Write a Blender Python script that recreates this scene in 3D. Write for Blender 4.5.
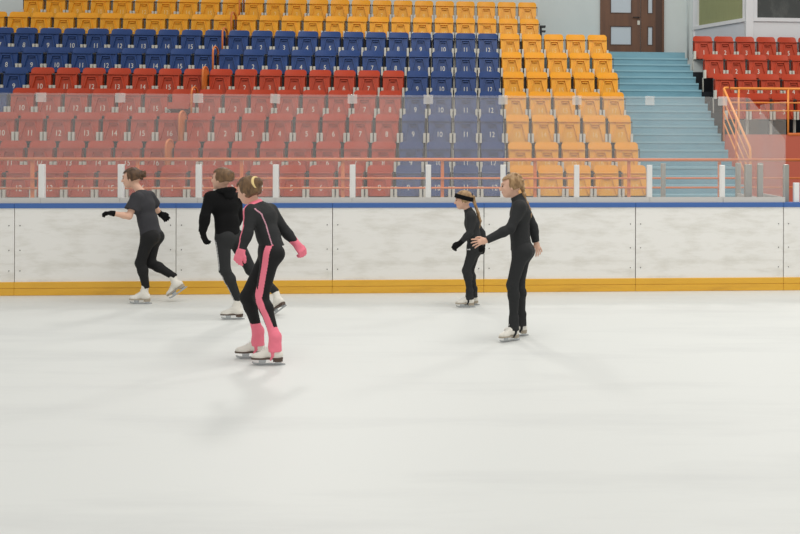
import bpy, bmesh, math
import numpy as np
from mathutils import Vector, Matrix
PI = math.pi
S_ = bpy.context.scene
COL = S_.collection
for o in list(bpy.data.objects): bpy.data.objects.remove(o)

# ------------------------------------------------------------------ camera, world, lights, exposure
F, CX, YH, ROLL, HC = 1080.0, 568.59, 145.0, 0.0025, 1.8454      # focal length in px, optical centre, eye height
cam = bpy.data.objects.new('camera', bpy.data.cameras.new('camera')); COL.objects.link(cam)
cam.location = (0, 0, HC); cam.rotation_euler = (PI/2, -ROLL, 0)
cam.data.sensor_width = 36; cam.data.lens = F*36/800
cam.data.shift_x = (400-CX)/800; cam.data.shift_y = (YH-267)/800
cam.data.clip_end = 200
S_.camera = cam
vs = S_.view_settings
vs.view_transform = 'Standard'; vs.look = 'None'; vs.gamma = 1; vs.use_curve_mapping = False; vs.exposure = 0.0
w = bpy.data.worlds.new('world'); S_.world = w; w.use_nodes = True
bg = w.node_tree.nodes['Background']; bg.inputs[0].default_value = (1.0, .985, .96, 1); bg.inputs[1].default_value = .60

def area(name, loc, target, size, power, col=(1, .97, .92)):
    d = bpy.data.lights.new(name, 'AREA'); d.shape = 'SQUARE'; d.size = size; d.energy = power; d.color = col
    o = bpy.data.objects.new(name, d); COL.objects.link(o); o.location = loc
    o.rotation_euler = (Vector(target)-Vector(loc)).to_track_quat('-Z', 'Y').to_euler()
    return o
area('floodlight', (-4.9, 20.4, 8.6), (-.5, 9.5, 0), 1.0, 260)
area('floodlight', (4.2, 20.6, 8.4), (-.6, 9.5, 0), 1.0, 200)
area('ceiling_light', (0, 6, 13), (0, 9, 0), 9, 620)
area('ceiling_light', (3, 11, 12), (3, 19, 2), 5, 420)

# ------------------------------------------------------------------ helpers
def mat(name, col, rough=.5, spec=.5, metal=0, noise=None, bump=None, **k):
    m = bpy.data.materials.new(name); m.use_nodes = True
    nt = m.node_tree; b = nt.nodes['Principled BSDF']
    b.inputs['Base Color'].default_value = (*col, 1); b.inputs['Roughness'].default_value = rough
    b.inputs['Specular IOR Level'].default_value = spec; b.inputs['Metallic'].default_value = metal
    for a, v in k.items(): b.inputs[a.replace('_', ' ')].default_value = v
    if noise or bump: tc = nt.nodes.new('ShaderNodeTexCoord')
    if noise:                      # (scale vector, amount, other colour, low, high)
        sc, amt, c2, lo, hi = noise
        mp = nt.nodes.new('ShaderNodeMapping'); mp.inputs['Scale'].default_value = sc
        n = nt.nodes.new('ShaderNodeTexNoise'); n.inputs['Scale'].default_value = 1; n.inputs['Detail'].default_value = 6
        n.inputs['Roughness'].default_value = .65
        mr = nt.nodes.new('ShaderNodeMapRange'); mr.inputs['From Min'].default_value = lo; mr.inputs['From Max'].default_value = hi
        mr.inputs['To Max'].default_value = amt
        mx = nt.nodes.new('ShaderNodeMix'); mx.data_type = 'RGBA'
        mx.inputs['A'].default_value = (*col, 1); mx.inputs['B'].default_value = (*c2, 1)
        L = nt.links.new
        L(tc.outputs['Object'], mp.inputs['Vector']); L(mp.outputs[0], n.inputs['Vector']); L(n.outputs[0], mr.inputs['Value'])
        L(mr.outputs[0], mx.inputs['Factor']); L(mx.outputs['Result'], b.inputs['Base Color'])
    if bump:
        sc, st = bump
        mp = nt.nodes.new('ShaderNodeMapping'); mp.inputs['Scale'].default_value = sc
        n = nt.nodes.new('ShaderNodeTexNoise'); n.inputs['Scale'].default_value = 1; n.inputs['Detail'].default_value = 4
        bp = nt.nodes.new('ShaderNodeBump'); bp.inputs['Strength'].default_value = st; bp.inputs['Distance'].default_value = .01
        L = nt.links.new
        L(tc.outputs['Object'], mp.inputs['Vector']); L(mp.outputs[0], n.inputs['Vector']); L(n.outputs[0], bp.inputs['Height'])
        L(bp.outputs[0], b.inputs['Normal'])
    return m

def srgb(r, g, b):
    f = lambda c: (c/255/12.92) if c/255 <= .04045 else ((c/255+.055)/1.055)**2.4
    return (f(r), f(g), f(b))

def link(name, me, m=None, parent=None, loc=None, rot=None):
    o = bpy.data.objects.new(name, me); COL.objects.link(o)
    if m is not None and me is not None:
        for mm in (m if isinstance(m, (list, tuple)) else [m]): me.materials.append(mm)
    if parent is not None: o.parent = parent
    if loc is not None: o.location = loc
    if rot is not None: o.rotation_euler = rot
    return o
def tag(o, label=None, cat=None, group=None, kind=None):
    if label: o['label'] = label
    if cat: o['category'] = cat
    if group: o['group'] = group
    if kind: o['kind'] = kind
    return o
def empty(name, loc, rz=0):
    o = bpy.data.objects.new(name, None); COL.objects.link(o); o.location = loc; o.rotation_euler = (0, 0, rz)
    o.empty_display_size = .1
    return o
def me_of(bm, name, smooth=False):
    me = bpy.data.meshes.new(name); bmesh.ops.recalc_face_normals(bm, faces=bm.faces); bm.to_mesh(me); bm.free()
    if smooth:
        for p in me.polygons: p.use_smooth = True
    return me
def box(bm, x0, x1, y0, y1, z0, z1, bev=0):
    v = [bm.verts.new(p) for p in ((x0,y0,z0),(x1,y0,z0),(x1,y1,z0),(x0,y1,z0),(x0,y0,z1),(x1,y0,z1),(x1,y1,z1),(x0,y1,z1))]
    fs = [bm.faces.new([v[i] for i in f]) for f in ((0,3,2,1),(4,5,6,7),(0,1,5,4),(1,2,6,5),(2,3,7,6),(3,0,4,7))]
    if bev:
        es = list({e for f in fs for e in f.edges})
        bmesh.ops.bevel(bm, geom=es, offset=bev, segments=2, affect='EDGES', profile=.5)
def boxme(name, *a, **k):
    bm = bmesh.new(); box(bm, *a, **k); return me_of(bm, name)
def tube(bm, pts, r, n=10, closed=False):
    pts = [Vector(p) for p in pts]; rings = []
    N = len(pts)
    for i, p in enumerate(pts):
        if closed: t = pts[(i+1) % N]-pts[i-1]
        else: t = pts[min(i+1, N-1)]-pts[max(i-1, 0)]
        t.normalize()
        a = Vector((0, 0, 1)) if abs(t.z) < .9 else Vector((1, 0, 0))
        if i and not closed or i: a = prev
        x = (a - t*a.dot(t)).normalized(); prev = x; y = t.cross(x)
        rr = r[i] if isinstance(r, (list, tuple)) else r
        rings.append([bm.verts.new(p+(x*math.cos(2*PI*j/n)+y*math.sin(2*PI*j/n))*rr) for j in range(n)])
    for i in range(N if closed else N-1):
        A, B = rings[i], rings[(i+1) % N]
        for j in range(n): bm.faces.new((A[j], A[(j+1) % n], B[(j+1) % n], B[j]))
    if not closed: bm.faces.new(rings[0][::-1]); bm.faces.new(rings[-1])
def tubeme(name, pts, r, n=10, closed=False):
    bm = bmesh.new(); tube(bm, pts, r, n, closed); return me_of(bm, name, True)
def prism(bm, poly, y0, y1):      # polygon in x,z extruded along y
    a = [bm.verts.new((x, y0, z)) for x, z in poly]; b = [bm.verts.new((x, y1, z)) for x, z in poly]
    n = len(poly); bm.faces.new(a); bm.faces.new(b[::-1])
    for i in range(n): bm.faces.new((a[i], b[i], b[(i+1) % n], a[(i+1) % n]))
def roundrect(x0, x1, z0, z1, rt, rb=None, n=5):
    rb = rt if rb is None else rb; P = []
    for cx, cz, r, a0 in ((x1-rt, z1-rt, rt, 0), (x0+rt, z1-rt, rt, 90), (x0+rb, z0+rb, rb, 180), (x1-rb, z0+rb, rb, 270)):
        for i in range(n+1):
            a = math.radians(a0+90*i/n); P.append((cx+r*math.cos(a), cz+r*math.sin(a)))
    return P

# the stand (u along the rows, w up the slope) and the rink boards run at slightly different angles
TH, X0, Y0 = .0975, -6.6934, 16.9572
PIT, DEP, DZ, ZB, GAP = .46, .8241, .4462, .713, .015
def SP(u, w_, z): return Vector((X0+u*math.cos(TH)-w_*math.sin(TH), Y0+u*math.sin(TH)+w_*math.cos(TH), z))
BTH, BD = .0701, 13.5781
def BP(u, n, z): return Vector((u*math.cos(BTH)-n*math.sin(BTH), BD+u*math.sin(BTH)+n*math.cos(BTH), z))
RZ = [0, -.0628, -.0174, -.0089, -.030, -.025, -.018, -.05, -.03]
def zrow(k): return ZB+k*DZ+RZ[k]
def px_of(P): 
    x = CX+F*P[0]/P[1]; y = YH-F*(P[2]-HC)/P[1]
    return x-ROLL*(y-YH), y+ROLL*(x-CX)
def at(px, py, Y):
    y = py-ROLL*(px-CX); x = px+ROLL*(y-YH)
    return Vector(((x-CX)/F*Y, Y, HC-(y-YH)/F*Y))
def ground(px, py):
    y = py-ROLL*(px-CX); return at(px, py, HC*F/(y-YH))

M = {}
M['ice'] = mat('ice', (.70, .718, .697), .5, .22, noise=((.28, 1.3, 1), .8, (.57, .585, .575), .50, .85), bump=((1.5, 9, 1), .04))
M['board'] = mat('board_white', (.88, .87, .835), .45, .3, noise=((1.8, 4, 7), .8, (.58, .555, .48), .47, .80))
M['board_blue'] = mat('board_blue', srgb(66, 106, 172), .35)
M['board_yellow'] = mat('board_yellow', srgb(232, 178, 56), .4, noise=((1.5, 4, 9), .4, srgb(190, 135, 45), .5, .72))
M['seat_yellow'] = mat('seat_yellow', srgb(240, 170, 36), .38, .4)
M['seat_blue'] = mat('seat_blue', srgb(40, 71, 128), .38, .4)
M['seat_red'] = mat('seat_red', srgb(190, 68, 36), .38, .4)
M['seat_under'] = mat('seat_underside', srgb(70, 66, 70), .6)
M['white_metal'] = mat('white_metal', srgb(215, 212, 200), .45)
M['hinge_metal'] = mat('hinge_metal', srgb(70, 70, 68), .5)
M['dark_metal'] = mat('dark_metal', srgb(30, 32, 34), .5)
M['number'] = mat('number_white', srgb(232, 228, 215), .5)
M['number_pale'] = mat('number_pale', srgb(246, 205, 130), .5)
M['terrace'] = mat('terrace_concrete', srgb(34, 38, 43), .8, .2, noise=((3, 3, 3), .4, srgb(24, 26, 30), .4, .7))
M['stair'] = mat('stair_blue', srgb(122, 164, 178), .6, .3, noise=((2, 2, 6), .5, srgb(104, 144, 160), .42, .68))
M['stair_nose'] = mat('stair_nosing', srgb(136, 176, 188), .6, .3)
M['wall'] = mat('wall_paint', srgb(216, 224, 223), .8, .2, noise=((.6, .6, .4), .35, srgb(196, 208, 208), .4, .65))
M['red_wall'] = mat('red_wall', srgb(196, 96, 74), .6)
M['concourse'] = mat('concourse_floor', srgb(140, 142, 140), .7)
M['orange'] = mat('rail_orange', srgb(226, 122, 62), .35)
M['hoop'] = mat('hoop_orange', srgb(205, 112, 44), .4)
M['amber'] = mat('rail_amber', srgb(240, 150, 62), .35)
M['post'] = mat('post_white', srgb(232, 232, 230), .35)
M['alu'] = mat('aluminium', srgb(165, 165, 158), .35, metal=.3)
M['wood'] = mat('door_wood', srgb(112, 74, 50), .45, noise=((9, 9, 1.2), .6, srgb(84, 54, 38), .4, .65))
M['wood_dark'] = mat('door_frame_wood', srgb(74, 48, 34), .5)
M['pane'] = mat('frosted_pane', srgb(198, 208, 216), .25)
M['booth'] = mat('booth_white', srgb(226, 228, 230), .45)
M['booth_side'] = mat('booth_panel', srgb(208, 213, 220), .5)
M['olive'] = mat('olive_blind', srgb(150, 155, 112), .5, noise=((30, 30, 2), .3, srgb(128, 134, 92), .35, .65))
M['dark_glass'] = mat('dark_glass', srgb(62, 66, 64), .12, .6, noise=((2.5, 2.5, 1.2), .6, srgb(120, 122, 118), .5, .8))

def glass_mat(name, haze, tint=(1, 1, 1)):
    m = bpy.data.materials.new(name); m.use_nodes = True; nt = m.node_tree; nt.nodes.clear(); L = nt.links.new
    out = nt.nodes.new('ShaderNodeOutputMaterial'); tr = nt.nodes.new('ShaderNodeBsdfTransparent'); tr.inputs[0].default_value = (*tint, 1)
    df = nt.nodes.new('ShaderNodeBsdfDiffuse'); df.inputs[0].default_value = (.9, .88, .85, 1)
    tl = nt.nodes.new('ShaderNodeBsdfTranslucent'); tl.inputs[0].default_value = (.9, .88, .85, 1)
    ms = nt.nodes.new('ShaderNodeMixShader'); ms.inputs[0].default_value = .35; L(df.outputs[0], ms.inputs[1]); L(tl.outputs[0], ms.inputs[2])
    mh = nt.nodes.new('ShaderNodeMixShader')
    tc = nt.nodes.new('ShaderNodeTexCoord'); mp = nt.nodes.new('ShaderNodeMapping'); mp.inputs['Scale'].default_value = (1.5, 1.5, .8)
    n = nt.nodes.new('ShaderNodeTexNoise'); n.inputs['Scale'].default_value = 1; n.inputs['Detail'].default_value = 5
    mr = nt.nodes.new('ShaderNodeMapRange'); mr.inputs['From Min'].default_value = .3; mr.inputs['From Max'].default_value = .7
    mr.inputs['To Min'].default_value = haze*.75; mr.inputs['To Max'].default_value = haze*1.25
    L(tc.outputs['Object'], mp.inputs[0]); L(mp.outputs[0], n.inputs['Vector']); L(n.outputs[0], mr.inputs[0]); L(mr.outputs[0], mh.inputs[0])
    L(tr.outputs[0], mh.inputs[1]); L(ms.outputs[0], mh.inputs[2])
    gl = nt.nodes.new('ShaderNodeBsdfGlossy'); gl.inputs['Roughness'].default_value = .04
    mg = nt.nodes.new('ShaderNodeMixShader'); mg.inputs[0].default_value = .02
    L(mh.outputs[0], mg.inputs[1]); L(gl.outputs[0], mg.inputs[2]); L(mg.outputs[0], out.inputs[0])
    return m
M['glass'] = glass_mat('hazy_rink_glass', .10)
M['glass_edge'] = glass_mat('glass_edge', .3)
M['clip'] = mat('clear_clip', srgb(200, 198, 194), .4)
M['clip_clear'] = glass_mat('clip_clear', .27)

# ------------------------------------------------------------------ the setting
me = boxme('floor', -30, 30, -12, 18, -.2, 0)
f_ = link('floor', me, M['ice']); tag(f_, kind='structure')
# concourse behind the boards
def slab(name, pts, z0, z1, m, parent=None):
    bm = bmesh.new(); a = [bm.verts.new((p[0], p[1], z0)) for p in pts]; b = [bm.verts.new((p[0], p[1], z1)) for p in pts]
    bm.faces.new(a[::-1]); bm.faces.new(b); n = len(pts)
    for i in range(n): bm.faces.new((a[i], a[(i+1) % n], b[(i+1) % n], b[i]))
    return link(name, me_of(bm, name), m, parent)
o = slab('floor', [BP(-12, .32, 0), BP(9, .32, 0), SP(17, -.3, 0), SP(-6, -.3, 0)], .02, .70, M['concourse']); tag(o, kind='structure')
# stepped terraces
UL0, UL1, UT, UR0, UR1 = -6.2, 17*PIT+.28, 14*PIT+.26, 9.78, 15.5
bm = bmesh.new()
for k in range(9):
    z1 = zrow(k); 
    u1 = UL1 if k < 7 else UT
    box(bm, UL0, u1, k*DEP-.34, 7.36, (.02 if k == 0 else zrow(k-1)), z1)
ter = link('terrace', me_of(bm, 'terrace'), M['terrace'], loc=SP(0, 0, 0), rot=(0, 0, TH)); tag(ter, kind='structure')
bm = bmesh.new()
for k in range(3, 7):
    box(bm, UR0, UR1, k*DEP-.34, 7.36, (.02 if k == 3 else zrow(k-1)), zrow(k))
o = link('terrace', me_of(bm, 'terrace_right'), M['terrace'], loc=SP(0, 0, 0), rot=(0, 0, TH)); tag(o, kind='structure')
LANDZ = 3.85
bm = bmesh.new(); box(bm, UL1+.001, UR0-.001, 5.44, 7.40, LANDZ-.155, LANDZ); box(bm, UT+.001, UL1+.0005, 5.95, 7.40, zrow(6)+.001, LANDZ)
o = link('landing', me_of(bm, 'landing'), M['stair'], loc=SP(0, 0, 0), rot=(0, 0, TH)); tag(o, kind='structure')
# staircase
st = empty('staircase', SP(UL1, -.3, .70), TH)
tag(st, 'pale blue staircase between the yellow seats and the red seats', 'stairs')
bm = bmesh.new(); bn = bmesh.new(); step = DZ/3; n = 0; z = LANDZ-step; wf = 5.44-DEP/3
W = UR0-UL1-.004
while z > .74:
    box(bm, .002, W, wf+.3, 5.74, max(z-step, .702), z-.035)
    box(bn, .002, W, wf+.285, wf+.3+DEP/3+.01, z-.035, z)
    z -= step; wf -= DEP/3
for v in list(bm.verts)+list(bn.verts): v.co.z -= .70
link('step', me_of(bm, 'steps'), M['stair'], st); link('step_nosing', me_of(bn, 'nosing'), M['stair_nose'], st)
# back wall with the double door
WW = 7.42
wl = boxme('wall_back', -8, 18, WW, WW+.25, 0, 8.5)
o = link('wall_back', wl, M['wall'], loc=SP(0, 0, 0), rot=(0, 0, TH)); tag(o, kind='structure')
bm = bmesh.new(); box(bm, UR0+.06, UR1, 3*DEP-.37, 3*DEP-.345, .702, 2.05)
o = link('wall_front', me_of(bm, 'wall_front'), M['red_wall'], loc=SP(0, 0, 0), rot=(0, 0, TH)); tag(o, kind='structure')
DU0, DU1 = 8.18, 9.68
dr = empty('door_1', SP(DU0, WW-.01, LANDZ), TH); tag(dr, kind='structure')
bm = bmesh.new(); box(bm, 0, .05, -.05, .005, 0, 2.12); box(bm, 1.45, 1.50, -.05, .005, 0, 2.12); box(bm, .05, 1.45, -.05, .005, 2.07, 2.12)
link('door_frame', me_of(bm, 'door_frame'), M['wood'], dr)
def leaf(x0, x1, pans, m=M['wood']):
    bm = bmesh.new(); xs = sorted({x0, x1, pans[0][0], pans[0][1]})
    px0, px1 = pans[0][:2]
    box(bm, x0, px0, -.035, 0, .005, 2.07); box(bm, px1, x1, -.035, 0, .005, 2.07)
    zz = .005
    for p in pans: box(bm, px0, px1, -.035, 0, zz, p[2]); zz = p[3]
    box(bm, px0, px1, -.035, 0, zz, 2.07)
    l = link('door_leaf', me_of(bm, 'door_leaf'), m, dr)
    for p in pans:
        link('pane', boxme('pane', p[0], p[1], -.022, -.01, p[2], p[3]), M['pane'], l)
        bm = bmesh.new(); t = .02
        for a in ((p[0]-t, p[0], p[2]-t, p[3]+t), (p[1], p[1]+t, p[2]-t, p[3]+t), (p[0], p[1], p[2]-t, p[2]), (p[0], p[1], p[3], p[3]+t)): box(bm, a[0], a[1], -.042, -.036, a[2], a[3])
        link('pane_frame', me_of(bm, 'pane_frame'), M['wood_dark'], l)
    return l
l1 = leaf(.05, .945, [(.25, .72, .34, .75), (.25, .72, 1.08, 1.60)])
l2 = leaf(.955, 1.30, [(1.125, 1.22, .34, .75), (1.125, 1.22, 1.08, 1.60)])
link('door_jamb', boxme('jamb', 1.30, 1.45, -.03, 0, .005, 2.07), M['wood_dark'], dr)
h = tubeme('handle', [(.90, -.04, .97), (.90, -.09, .97), (.88, -.095, .97), (.76, -.09, .97)], .012); link('door_handle', h, M['dark_metal'], l1)
link('lock', boxme('lock', .87, .93, -.045, -.036, .80, .90, bev=.004), M['white_metal'], l1)
# conduit beside the booth
pip = link('conduit', tubeme('conduit', [(0, 0, 0), (0, 0, 3.2)], .022), M['wall'], loc=SP(10.25, WW-.04, LANDZ)); tag(pip, 'thin grey conduit running up the wall beside the white booth', 'pipe')
# booth with two windows
cA = SP(10.42, WW-.01, 0); Yc = 23.55; cB = Vector(((748-CX)/F*Yc, Yc, 0)); 
ux = Vector((math.cos(TH), math.sin(TH), 0)); cC = cB+ux*3.4; cD = cC+Vector((-math.sin(TH), math.cos(TH), 0))*1.9
booth = empty('commentary_booth', (cA.x, cA.y, LANDZ)); booth['label'] = 'white framed booth with an angled corner behind the red seats at right'; booth['category'] = 'booth'
ZS, ZT = 4.60, 6.6
def panel(name, a, b, z0, z1, off0, off1, m, par, u0=0, u1=1, bev=0):
    d = (b-a); L = d.length; d.normalize(); n = Vector((-d.y, d.x, 0))
    bm = bmesh.new(); box(bm, 0, L*(u1-u0), off0, off1, z0, z1, bev=bev)
    me = me_of(bm, name); p = a+d*L*u0
    o = link(name, me, m, par); rz = math.atan2(d.y, d.x)
    o.location = (p.x-par_loc.x, p.y-par_loc.y, -par_loc.z); o.rotation_euler = (0, 0, rz)
    return o
par_loc = Vector((cA.x, cA.y, LANDZ))
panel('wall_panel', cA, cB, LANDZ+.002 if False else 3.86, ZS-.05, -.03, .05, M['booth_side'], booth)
panel('wall_panel', cB, cC, 3.86, ZS-.05, -.03, .05, M['booth'], booth)
for (a, b, m, gm) in ((cA, cB, 'olive', 'window'), (cB, cC, 'dark_glass', 'window')):
    L = (b-a).length
    wf_ = panel('window_sill', a, b, ZS-.05, ZS+.03, -.07, .05, M['booth'], booth)
    panel('window_pane', a, b, ZS+.03, ZT, -.005, .015, M[m], booth, .06, .96)
    panel('window_head', a, b, ZT, ZT+.4, -.06, .05, M['booth'], booth)
    for u0, u1 in ((0, .09), (.93, 1)) if m == 'olive' else ((0, .055), (.5, .53), (.97, 1)):
        panel('window_frame', a, b, ZS+.03, ZT, -.05, .05, M['booth'], booth, u0, u1)
bm = bmesh.new(); box(bm, -.07, .10, -.08, .08, 3.86, ZT+.4, bev=.01)
o = link('corner_post', me_of(bm, 'corner_post'), M['booth'], booth); o.location = (cB.x-cA.x, cB.y-cA.y, -LANDZ); o.rotation_euler = (0, 0, TH)
bm = bmesh.new(); box(bm, -.05, .04, -.06, .04, 3.86, ZT+.4, bev=.01)
o = link('corner_post', me_of(bm, 'corner_post'), M['booth'], booth); o.location = (0, 0, -LANDZ); o.rotation_euler = (0, 0, TH)

# ------------------------------------------------------------------ rink boards and glass
HB = 1.12
joints = [-10.5, -8.62, -6.738, -4.822, -2.928, -1.058, .85, 2.75, 4.65, 6.5]
bm = bmesh.new(); bmesh.ops.create_uvsphere(bm, u_segments=8, v_segments=5, radius=.007); mbolt = me_of(bm, 'bolt', True); mbolt.materials.append(M['hinge_metal'])
for i in range(len(joints)-1):
    a, b = joints[i]+.005, joints[i+1]-.005; L = b-a
    r = empty('rink_board', BP(a, 0, 0), BTH)
    where = {1: 'at the left edge of the picture', 2: 'behind the short sleeved skater', 3: 'behind the pink gloved skater', 4: 'in the gap between the skater groups', 5: 'behind the braided girl', 6: 'right of the girl with the braid, in front of the stairs', 7: 'at the right edge of the picture'}.get(i, 'further along')
    if i == 6: where = 'below the blue stairs, right of the braided girl'
    tag(r, 'white rink board with blue cap, ' + where, 'rink board', 'rink board panels')
    bm = bmesh.new(); box(bm, 0, L, 0, .12, .16, HB-.06); link('panel', me_of(bm, 'panel'), M['board'], r)
    bm = bmesh.new(); box(bm, -.004, L+.004, -.012, .16, HB-.06, HB, bev=.006); link('cap_rail', me_of(bm, 'cap'), M['board_blue'], r)
    bm = bmesh.new(); box(bm, -.004, L+.004, -.014, .12, 0.001, .085, bev=.004); box(bm, -.004, L+.004, -.014, .12, .089, .165, bev=.004); box(bm, 0, L, -.004, .12, .078, .094); link('kick_strip', me_of(bm, 'kick'), M['board_yellow'], r)
    for xx in (.06, L-.06):
        for zz in (.3, .55, .85):
            bo = link('bolt', mbolt, parent=r); bo.location = (xx, -.001, zz)
posts = [-8.31, -7.375, -6.439, -5.498, -4.565, -3.63, -2.69, -1.754, -.822, .107, 1.033, 1.967]
ZG = 2.462
bmp = bmesh.new(); box(bmp, -.033, .033, -.02, .05, 0, .475, bev=.006); mpost = me_of(bmp, 'glass_post'); mpost.materials.append(M['post'])
bmp = bmesh.new(); box(bmp, -.058, .058, -.016, .016, -.115, 0, bev=.004); mclip = me_of(bmp, 'clip'); mclip.materials.append(M['clip_clear'])
behind = {2: 'leftmost in view', 3: 'left of the short sleeved skater', 4: 'left of the skater in the black hoodie', 5: 'right of the pink gloved skater', 6: 'left of the blue seat block', 7: 'in front of the blue seat block', 8: 'at the head of the braided girl', 9: 'in front of the yellow seats', 10: 'between the yellow seats and the stairs', 11: 'in front of the stairs'}
for i, u in enumerate(posts):
    r = link('glass_post', mpost if i == 0 else mpost, loc=BP(u, .045, HB), rot=(0, 0, BTH))
    tag(r, 'short white post on the rink boards, ' + behind.get(i, 'beyond the left edge'), 'post', 'white posts of the rink glass')
for i in range(len(posts)-1):
    a, b = posts[i]+.0015, posts[i+1]-.0015; L = b-a
    r = empty('glass_screen', BP(a, .02, HB), BTH)
    tag(r, 'hazy clear rink glass panel, ' + ({1: 'leftmost', 2: 'second from the left, over the short sleeved skater', 3: 'third from the left, left of the hoodie skater', 4: 'above the hoodie and pink glove skaters', 5: 'right of the pink glove skater', 6: 'left of the blue seats', 7: 'in front of the blue seats', 8: 'from the braided girl leftwards, over the last blue seats' , 9: 'directly right of the braided girl', 10: 'in front of the last yellow seats and stairs'}.get(i, 'beyond the left edge')), 'glass', 'rink glass panels')
    if i == 10: r['label'] = 'hazy clear rink glass panel in front of the blue stairs'
    if i == 9: r['label'] = 'hazy clear rink glass panel in front of the right end of the yellow seats'
    if i == 8: r['label'] = 'hazy clear rink glass panel above and right of the braided girl'
    if i == 7: r['label'] = 'hazy clear rink glass panel in front of the blue seats, left of the braided girl'
    bm = bmesh.new(); box(bm, 0, L, 0, .012, .068, ZG-HB); link('glass', me_of(bm, 'glass'), M['glass'], r)
    bm = bmesh.new(); box(bm, 0, L, -.012, .026, .001, .068); link('bottom_channel', me_of(bm, 'channel'), M['alu'] if False else M['clip'], r)
    c = link('clip', mclip, parent=r); c.location = (L, .006, ZG-HB+.005); c.rotation_euler = (0, .06 if i == 4 else 0, 0)
# last panel with its corner cut off
r = empty('glass_screen', BP(posts[-1]+.006, .02, HB), BTH); tag(r, 'clear rink glass panel with a sloping cut corner by the orange stair rail', 'glass')
bm = bmesh.new(); prism(bm, [(0, .068), (.80, .068), (.80, .80), (.34, ZG-HB-.01), (0, ZG-HB)], 0, .012); link('glass', me_of(bm, 'glass_cut'), M['glass'], r)
bm = bmesh.new(); box(bm, 0, .80, -.012, .026, .001, .068); link('bottom_channel', me_of(bm, 'channel'), M['clip'], r)
for (u, n1, lab) in ((2.50, 1.25, 'nearer the stairs'), (2.84, 1.35, 'at the far right')):
    r = empty('side_screen', BP(u, .2, .70), BTH); tag(r, 'clear side screen of the players box seen edge on, ' + lab, 'glass', 'side screens')
    link('glass', boxme('glass_side', -.006, .006, .05, n1, .47, 1.72 if u > 2.6 else 1.5), M['glass'], r)
    link('side_board', boxme('side_board', -.02, .02, .05, n1, 0, .47), M['clip'], r)
    for yy in (0.02, n1+.02):
        link('screen_post', boxme('sp', -.035, .035, yy-.03, yy+.03, 0, .9, bev=.006), M['alu'], r)
r = link('gate_post', boxme('gp', -.045, .045, -.04, .04, 0, .90, bev=.006), M['alu'], loc=BP(2.36, .3, .70), rot=(0, 0, BTH)); tag(r, 'grey metal gate post beside the players box at the foot of the stairs', 'post')
r = link('gate_post', boxme('gp2', -.03, .03, -.03, .03, 0, .90, bev=.006), M['alu'], loc=BP(1.36, 1.0, .70), rot=(0, 0, BTH)); tag(r, 'slim grey gate post standing in front of the blue stairs', 'post')
r = link('glass_post', boxme('lp', -.035, .035, -.02, .05, 0, .25, bev=.006), M['post'], loc=BP(2.93, .045, HB), rot=(0, 0, BTH)); tag(r, 'low white post on the boards at the right edge of the picture', 'post')

# ------------------------------------------------------------------ orange guard rail behind the glass
rail = empty('guard_rail', SP(-1, -1.05, .70), TH); tag(rail, 'long orange tubular guard rail in front of the first seat row', 'railing')
ztop = 1.62-.70
for z_, r_ in ((ztop, .024), (ztop-.285, .015), (ztop-.43, .015)):
    link('rail_bar', tubeme('rb', [(-3, 0, z_), (12.5, 0, z_)], r_), M['orange'], rail)
for px in (-72, 32.6, 138, 242.5, 347, 446, 548, 648):
    # station the posts 1.47 m apart
    i = (px-32.6)/103.5; u = 1.22+i*1.475
    link('rail_post', boxme('rp', u-.025, u+.025, .026, .07, 0, ztop, bev=.01), M['orange'], rail)

# hoops between the two seat blocks
def hoop(k, solid):
    L0 = .46; y0 = -.30; zt = .82
    pts = [(0, y0, .3)]
    pts = [(0, y0, -.0)]
    for i in range(9):
        a = PI - PI*i/8; pts.append((0, y0+L0/2+L0/2*math.cos(a), zt-L0/2*.55+L0/2*.55*math.sin(a)))
    pts.append((0, y0+L0, -.0))
    o = empty('hoop_rail', SP(.5*PIT-.012, k*DEP, zrow(k)), TH)
    link('tube', tubeme('hoop', pts, .019), M['hoop'], o)
    if solid:
        bm = bmesh.new(); vs_ = []
        poly = [(p[1], p[2]) for p in pts if p[2] > .0] ; poly = [(y0, .25)]+poly+[(y0+L0, .25)]
        a = [bm.verts.new((-.006, y, z)) for y, z in poly]; b = [bm.verts.new((.006, y, z)) for y, z in poly]
        bm.faces.new(a); bm.faces.new(b[::-1])
        for i in range(len(poly)): bm.faces.new((a[i], a[(i+1) % len(poly)], b[(i+1) % len(poly)], b[i]))
        link('infill_panel', me_of(bm, 'infill'), M['hoop'], o)
    return o
ORD = ['first', 'second', 'third', 'fourth', 'fifth', 'sixth', 'seventh', 'eighth', 'ninth']
for k in range(1, 9):
    o = hoop(k, k in (1, 2, 4)); tag(o, f'orange hoop rail between seat blocks in the {ORD[k]} row from the front', 'railing', 'orange hoops between the seat blocks')

# railing of the stairs and the right terrace
US = 9.805
sr = empty('stair_railing', SP(US, .19, .70), TH); tag(sr, 'amber sloping stair railing with slanted bars right of the blue stairs', 'railing')
bm = bmesh.new(); tube(bm, [(0, 0, .02), (0, 0, 1.02), (0, .02, 1.10), (0, 1.86, 2.19), (.03, 1.90, 2.21), (.10, 1.90, 2.21)], .023)
link('handrail', me_of(bm, 'handrail', True), M['amber'], sr)
for dz in (.22, .42, .62):
    link('slanted_bar', tubeme('sb', [(0, .02, 1.10-dz), (0, 1.86, 2.19-dz)], .013), M['amber'], sr)
for y_, z0_, z1_ in ((1.86, 1.22, 2.19), (.95, .50, 1.64)):
    link('upright', tubeme('up', [(0, y_, z0_), (0, y_, z1_)], .018), M['orange'], sr)
rr = empty('terrace_railing', SP(US+.14, 3*DEP-.30, zrow(3)), TH); tag(rr, 'amber guard railing in front of the red seats at right', 'railing')
for z_, r_ in ((.86, .023), (.60, .013), (.45, .013)):
    link('rail_bar', tubeme('rb2', [(0, -.05, z_), (4.5, -.05, z_)], r_), M['amber'], rr)
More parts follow.
